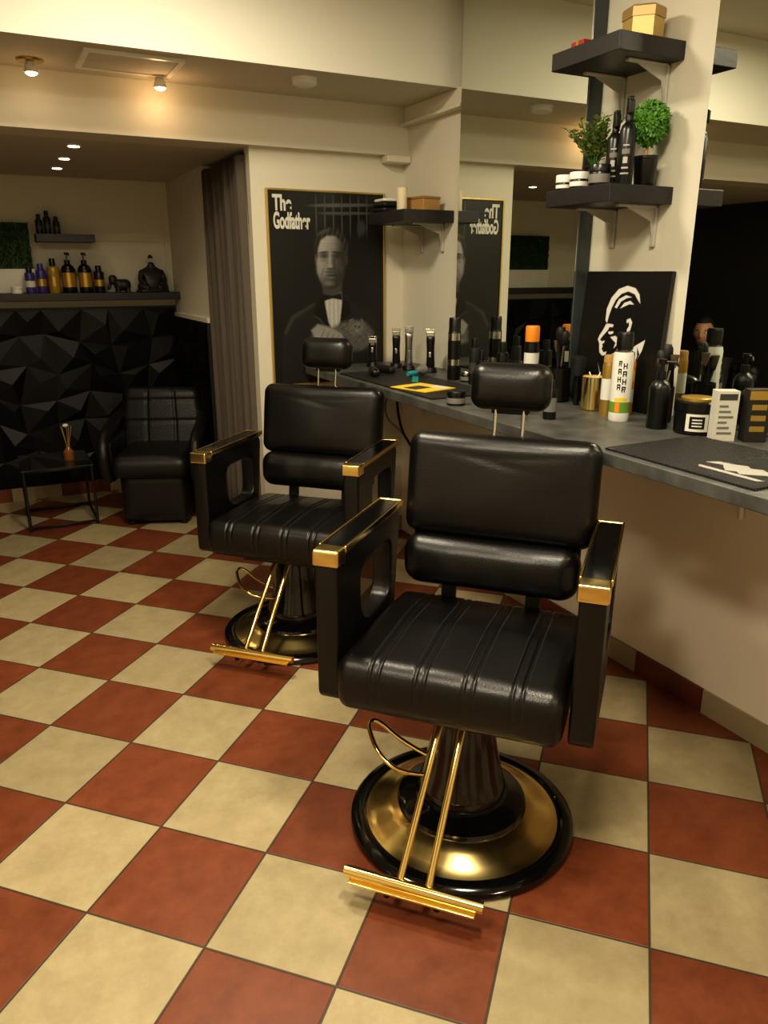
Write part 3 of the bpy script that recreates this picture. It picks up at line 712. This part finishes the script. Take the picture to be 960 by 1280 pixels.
g=E('hexagonal_box',(1.87,1.965,2.066),R(15)); lathe('box',[(.056,0),(.060,.004),(.060,.065)],M('gold_card',(.50,.35,.12),.4,.3),g,seg=6,smooth=False); lathe('lid',[(.063,.060),(.063,.085),(.058,.09)],M('gold_card2',(.40,.27,.1),.4,.3),g,seg=6,smooth=False)
g=E('red_gift_box',(1.80,2.14,2.066)); box('box',(-.03,-.03,0),(.03,.03,.035),cardred,g,bevel=.002); box('ribbon',(-.031,-.006,0),(.031,.006,.036),goldlab,g)
S2=1.664
jar('cream_jar',(1.750,2.135,S2),.027,.048,black,white,printwhite,.5)
jar('cream_jar',(1.752,2.065,S2),.030,.050,black,white,printwhite,.45)
jar('pomade_jar',(1.755,1.975,S2),.033,.062,black,black,g2,.35)
spray('spray_bottle',(1.82,1.990,S2),.023,.22,black,g1,R(60)); spray('spray_bottle',(1.80,1.915,S2),.024,.245,black,g1,R(60))
def leafball(name,parent,c,r,n,size,mat,seed,squash=1,fill=.85):
    random.seed(seed); vs=[];fs=[]
    for i in range(n):
        d=Vector((random.gauss(0,1),random.gauss(0,1),random.gauss(0,1))).normalized()
        rr=r*random.uniform(fill,1.05); p=Vector(c)+Vector((d.x*rr,d.y*rr,d.z*rr*squash))
        u=d.orthogonal().normalized(); u=Matrix.Rotation(random.uniform(0,6.28),3,d)@u
        dd=(u*1.0+d*random.uniform(.2,1.1)).normalized(); w=dd.cross(d).normalized(); s=size*random.uniform(.7,1.3)
        b=len(vs); nrm=dd.cross(w)
        vs+= [p,p+dd*s*.5+w*s*.32+nrm*s*.08,p+dd*s,p+dd*s*.5-w*s*.32+nrm*s*.08]; fs.append((b,b+1,b+2,b+3))
    return mesh(name,vs,fs,mat,parent)
g=E('topiary_ball_plant',(1.892,1.925,S2))
lathe('pot',[(.028,0),(.030,.003),(.036,.078),(.038,.08),(.038,.088),(.035,.088),(.032,.07)],black,g)
lathe('soil',[(.028,.07),(.033,.076)],M('soil',(.03,.02,.012),.9),g)
lathe('stem',[(.004,.07),(.004,.15)],wood,g,seg=8)
lathe('core',[(.01,.12),(.04,.14),(.052,.18),(.04,.22),(.01,.235)],leaf,g,seg=16)
leafball('foliage',g,(0,0,.18),.054,1500,.014,leaf2,2,1.08)
g=E('potted_boxwood',(1.855,2.115,S2))
lathe('pot',[(.028,0),(.030,.003),(.036,.07),(.039,.072),(.039,.08),(.034,.08),(.03,.065)],black,g)
random.seed(11); vs=[];fs=[]
for i in range(50):
    a=random.uniform(0,6.28); ln=random.uniform(.08,.165); tl=random.uniform(.05,.80)
    d=Vector((math.cos(a)*tl,math.sin(a)*tl,1)).normalized()
    if d.x>.40: d.x=.40
    top=Vector((0,0,.07))+d*ln
    curve_mesh('twig',[[(0,0,.065),tuple(Vector((0,0,.07))+d*ln*.5+Vector((0,0,.008))),tuple(top)]],leaf,g,r=.0013,res=1)
    for k in range(9):
        t=.35+.65*k/8; p=Vector((0,0,.07))+d*ln*t
        for sd in (0,3.14):
            aa=random.uniform(0,3.14)+sd; e=Vector((math.cos(aa),math.sin(aa),random.uniform(.1,.8))).normalized(); w=e.cross(Vector((0,0,1))).normalized(); s=random.uniform(.017,.026); b=len(vs)
            vs+= [p,p+e*s*.5+w*s*.33,p+e*s,p+e*s*.5-w*s*.33]; fs.append((b,b+1,b+2,b+3))
mesh('foliage',vs,fs,[M('olive_leaf',(.30,.36,.12),.5,var=.4,vscale=30)],g)

LZ=1.29
can('hair_tonic_bottle',(.27,5.18,LZ),.028,.15,purple,black,[(.3,.6,printwhite)],.6,.2)
can('hair_tonic_bottle',(.335,5.2,LZ),.028,.17,purple,purple,[(.3,.6,goldlab)],.6,.2)
can('hair_tonic_bottle',(.405,5.2,LZ),.034,.20,M('amber_bottle',(.35,.22,.02),.2),black,[(.25,.6,goldlab)],.5,.22)
for x in (.49,.585): pump('shampoo_pump_bottle',(x,5.2,LZ),.040,.235,black,goldlab,R(100))
can('hair_tonic_bottle',(.665,5.2,LZ),.03,.16,black,black,[(.3,.6,goldlab)],.6,.2)
jar('clay_jar',(.19,5.155,LZ),.03,.04,white,white)
for x,h in ((.36,.11),(.405,.13),(.455,.10)): can('lotion_bottle',(x,5.2,1.627),.02,h,black,black,[(.3,.6,g1)],.6,.25)
g=E('elephant_ornament',(.80,5.2,LZ)); rbox('body',(.10,.07,.07),.03,statue,g,(0,0,.045),n=(12,8,8)); rbox('head',(.05,.05,.06),.022,statue,g,(-.055,0,.075),n=(8,8,8)); rbox('trunk',(.02,.02,.06),.009,statue,g,(-.075,0,.045),rot=(0,R(20),0),n=(4,4,8))
for sx in(-.03,.03):
    for sy in(-.02,.02): lathe('leg',[(.013,0),(.012,.03)],statue,g,loc=(sx,sy,0),seg=12)
def buddha(loc):
    g=E('buddha_statue',loc)
    v=[(0,0,.03),(0,0,.08),(0,-.005,.125),(0,-.004,.155),(0,-.004,.185),(.06,0,.115),(-.06,0,.115),(.075,-.02,.07),(-.075,-.02,.07),(.04,-.05,.045),(-.04,-.05,.045),(.085,-.02,.03),(-.085,-.02,.03),(.02,-.05,.025),(-.02,-.05,.025)]
    e=[(0,1),(1,2),(2,3),(3,4),(2,5),(2,6),(5,7),(6,8),(7,9),(8,10),(0,11),(0,12),(11,13),(12,14)]
    rr=[.055,.06,.045,.018,.026,.026,.026,.02,.02,.014,.014,.032,.032,.02,.02]
    me=bpy.data.meshes.new('figure'); me.from_pydata(v,e,[]); me.materials.append(statue); o=bpy.data.objects.new('figure',me); link(o,g)
    o.modifiers.new('s','SKIN')
    for i,r_ in enumerate(rr): me.skin_vertices[0].data[i].radius=(r_,r_)
    me.skin_vertices[0].data[0].use_root=True
    ss=o.modifiers.new('u','SUBSURF'); ss.levels=2; ss.render_levels=2
    lathe('plinth',[(.10,0),(.105,.005),(.095,.018)],statue,g,sy=.65)
    lathe('topknot',[(.018,0),(.014,.012),(.004,.022)],statue,g,loc=(0,0,.205),seg=16)
buddha((.985,5.2,LZ))
g=E('artificial_grass_planter',(-.02,5.245,1.40))
box('backing',(-.35,0,.03),(.32,.05,.29),hedgem,g)
random.seed(3); vs=[];fs=[]
for i in range(3000):
    x=random.uniform(-.35,.32); z=random.uniform(.03,.28); b=len(vs); dx=random.uniform(-.012,.012); dz=random.uniform(.005,.03); yy=random.uniform(-.03,-.01)
    vs+= [(x-.002,0,z),(x+.002,0,z),(x+dx,yy,z+dz)]; fs.append((b,b+1,b+2))
mesh('blades',vs,fs,hedgem,g)
box('trough',(-.36,-.01,-.11),(.33,.05,.03),white,g,bevel=.004)

# ------------------------------------------------------------------ ceiling fittings
def downlight(loc,r=.04,nm='recessed_downlight',power=3,col=(1,.78,.5)):
    g=E(nm,loc)
    lathe('ring',[(r,-.006),(r*1.15,-.006),(r*1.2,0)],white,g,seg=28)
    lathe('bulb',[(r*.85,-.008),(r*.85,-.004)],lampm,g,seg=24)
    l=bpy.data.lights.new('lamp','SPOT'); l.energy=power; l.color=col; l.spot_size=R(120); l.spot_blend=.6; l.shadow_soft_size=.03
    o=bpy.data.objects.new('lamp',l); o.location=(0,0,-.02); link(o,g)
for q in (3.97,4.41,4.82): downlight((.46,q,1.955),.028,power=2.6)
def ceilspot(loc,power,sh=.8):
    g=E('ceiling_spotlight',loc)
    lathe('plate',[(.044,-.008),(.048,-.003),(.048,0)],M('brass',(.5,.36,.12),.3,1),g)
    lathe('shade',[(.030*sh,-.045),(.032*sh,-.04),(.024*sh,-.018),(.012,-.006)],white,g)
    lathe('bulb',[(.01,-.060*sh-.006),(.020,-.056*sh-.004),(.026*sh,-.042),(.018,-.036)],lampm,g,seg=20)
    l=bpy.data.lights.new('lamp','POINT'); l.energy=power; l.color=(1,.58,.27); l.shadow_soft_size=.03
    o=bpy.data.objects.new('lamp',l); o.location=(0,0.0,-.085); link(o,g)
ceilspot((.76,3.49,2.168),.5); ceilspot((.28,3.46,2.168),.14)
g=E('smoke_detector',(1.30,3.27,2.168)); lathe('body',[(.035,-.03),(.05,-.022),(.052,-.004),(.055,0)],white,g)
g=E('ceiling_access_hatch',(.62,3.34,2.168))
box('door',(-.16,-.12,-.006),(.16,.12,0),ceilm,g,bevel=.002)
for lo,hi in [((-.18,-.14,-.010),(-.16,.14,0)),((.16,-.14,-.010),(.18,.14,0)),((-.16,-.14,-.010),(.16,-.12,0)),((-.16,.12,-.010),(.16,.14,0))]: box('frame',lo,hi,white,g)
def panel(loc,power,size=.34):
    g=E('ceiling_light_panel',loc)
    lathe('housing',[(size*.5,-.03),(size*.54,-.02),(size*.55,0)],white,g,seg=40)
    l=bpy.data.lights.new('lamp','AREA'); l.shape='DISK'; l.size=size*.95; l.energy=power; l.color=(1,.88,.66)
    o=bpy.data.objects.new('lamp',l); o.location=(0,0,-.035); link(o,g)
panel((.60,2.30,2.56),26); panel((.85,1.0,2.56),27); panel((-.8,1.6,2.56),14); panel((-.35,.55,2.56),30); panel((1.3,-.6,2.56),12)

# ------------------------------------------------------------------ seated person (seen in the mirror)
def skinobj(name,v,e,rr,mat,parent,root=0,lv=2):
    me=bpy.data.meshes.new(name); me.from_pydata(v,e,[]); me.materials.append(mat); o=bpy.data.objects.new(name,me); link(o,parent)
    o.modifiers.new('s','SKIN')
    for i,r_ in enumerate(rr): me.skin_vertices[0].data[i].radius=(r_,r_) if not isinstance(r_,tuple) else r_
    me.skin_vertices[0].data[root].use_root=True
    ss=o.modifiers.new('u','SUBSURF'); ss.levels=lv; ss.render_levels=lv
    o.modifiers['s'].use_smooth_shade=True
    return o
def person():
    g=E('seated_man',(-.90,4.12,0)); g.scale=(.93,.93,.93)
    v=[(-.02,0,.50),(-.04,0,.62),(-.04,0,.76),(-.03,0,.87),(-.02,0,.925)]
    e=[(0,1),(1,2),(2,3),(3,4)]; r=[(.14,.13),(.13,.12),(.15,.115),(.09,.09),(.055,.055)]
    for s_ in (1,-1):
        b=len(v); v+= [(-.03,s_*.10,.85),(-.03,s_*.185,.83),(.03,s_*.235,.60),(.20,s_*.16,.56)]
        e+= [(3,b),(b,b+1),(b+1,b+2),(b+2,b+3)]; r+= [.07,.062,.047,.034]
    skinobj('shirt_torso',v,e,r,shirt,g)
    v=[(-.02,0,.49)];e=[];r=[(.13,.13)]
    for s_ in (1,-1):
        b=len(v); v+= [(.04,s_*.09,.485),(.42,s_*.13,.50),(.60,s_*.13,.13)]; e+= [(0,b),(b,b+1),(b+1,b+2)]; r+= [.088,.062,.045]
    skinobj('trousers',v,e,r,jeans,g)
    for s_ in (1,-1):
        skinobj('shoe',[(.58,s_*.13,.055),(.66,s_*.13,.045),(.76,s_*.135,.035)],[(0,1),(1,2)],[.045,.040,.032],black,g)
        skinobj('hand',[(.20,s_*.16,.56),(.25,s_*.145,.565),(.29,s_*.14,.565)],[(0,1),(1,2)],[.026,.03,.026],skin,g)
        for k in range(4):
            y0=s_*(.14-.027+.018*k); L=[.06,.072,.068,.052][k if s_<0 else 3-k]
            skinobj('finger',[(.285,y0,.568),(.305+L*.4,y0,.568),(.30+L*.8,y0,.553)],[(0,1),(1,2)],[.0095,.0085,.007],skin,g,lv=1)
        skinobj('thumb',[(.235,s_*.13,.57),(.262,s_*.105,.572),(.285,s_*.098,.562)],[(0,1),(1,2)],[.012,.010,.008],skin,g,lv=1)
    skinobj('neck',[(-.02,0,.91),(-.01,0,.97),(0,0,1.0)],[(0,1),(1,2)],[.058,.052,.05],skin,g)
    hd=E('head',(0.01,0,1.055)); hd.parent=g
    n=28;vs=[];fs=[]
    for i in range(n+1):
        th=math.pi*i/n
        for k in range(n*2):
            ph=math.pi*k/n
            x=math.sin(th)*math.cos(ph);y=math.sin(th)*math.sin(ph);z=math.cos(th)
            jaw=1-.30*max(0,-z)**1.3
            X=x*.095*(1 if x>0 else 1.04)*(jaw+.05 if x>0 else jaw);Y=y*.075*jaw;Zz=z*.118
            if x>0:
                f=x
                X+=.022*math.exp(-((y/.16)**2+((z+.18)/.16)**2))*f
                X+=.006*math.exp(-((y/.14)**2+((z-.0)/.25)**2))*f
                for ey in(-.38,.38): X-=.011*math.exp(-(((y-ey)/.17)**2+((z-.03)/.11)**2))*f
                X+=.005*math.exp(-((y/.5)**2+((z-.17)/.08)**2))*f
                X+=.007*math.exp(-((y/.25)**2+((z+.48)/.09)**2))*f
                X+=.009*math.exp(-((y/.25)**2+((z+.82)/.14)**2))*f
            vs.append((X,Y,Zz))
    for i in range(n):
        for k in range(n*2): k2=(k+1)%(n*2); fs.append((i*n*2+k,(i+1)*n*2+k,(i+1)*n*2+k2,i*n*2+k2))
    mesh('face',vs,fs,skin,hd,True)
    hv=[];hf=[]
    for i in range(0,n+1):
        for k in range(n*2):
            p=Vector(vs[i*n*2+k]); p2=p*1.06+Vector((0,0,.003)); hv.append(p2)
    for i in range(n):
        for k in range(n*2):
            k2=(k+1)%(n*2); c=(Vector(vs[i*n*2+k])+Vector(vs[(i+1)*n*2+k2]))/2
            lim=.072 if c.x>.03 else (.072-(.03-c.x)*1.6 if c.x>-.04 else -.065)
            if c.z>lim: hf.append((i*n*2+k,(i+1)*n*2+k,(i+1)*n*2+k2,i*n*2+k2))
    o=mesh('hair',hv,hf,hair,hd,True); sd=o.modifiers.new('s','SOLIDIFY'); sd.thickness=.008
    for s_ in(1,-1):
        rbox('ear',(.03,.014,.055),.006,skin,hd,(-.005,s_*.076,-.005),rot=(0,0,s_*R(-20)),n=(6,4,8))
        lathe('eye',[(.002,-.010),(.009,-.005),(.0105,0),(.009,.005),(.002,.010)],printwhite,hd,loc=(.079,s_*.029,.004),seg=14)
        lathe('iris',[(.004,0),(.0045,.002)],hair,hd,loc=(.0885,s_*.029,.004),rot=(0,R(90),0),seg=12)
        box('eyebrow',(.088,s_*.029-.014,.022),(.094,s_*.029+.014,.027),hair,hd,bevel=.002)
    box('lips',(.089,-.020,-.060),(.096,.020,-.052),M('lips',(.35,.12,.09),.5),hd,bevel=.003)
    hd.rotation_euler=(0,R(2),R(-28))
person()

w=bpy.data.worlds.new('World'); scene.world=w; w.use_nodes=True
w.node_tree.nodes['Background'].inputs[0].default_value=(.9,.8,.6,1); w.node_tree.nodes['Background'].inputs[1].default_value=.03

scene.view_settings.view_transform='Standard'
for lk in ('Medium High Contrast','High Contrast','None'):
    try:
        scene.view_settings.look=lk; break
    except Exception: pass

cam=bpy.data.cameras.new('camera'); co=bpy.data.objects.new('camera',cam); COL.objects.link(co)
cam.lens=36*950/1280; cam.sensor_width=36; cam.sensor_fit='AUTO'
co.location=(0,0,1.41); co.rotation_euler=(R(72.5),0,R(-27)); cam.clip_start=.02
scene.camera=co
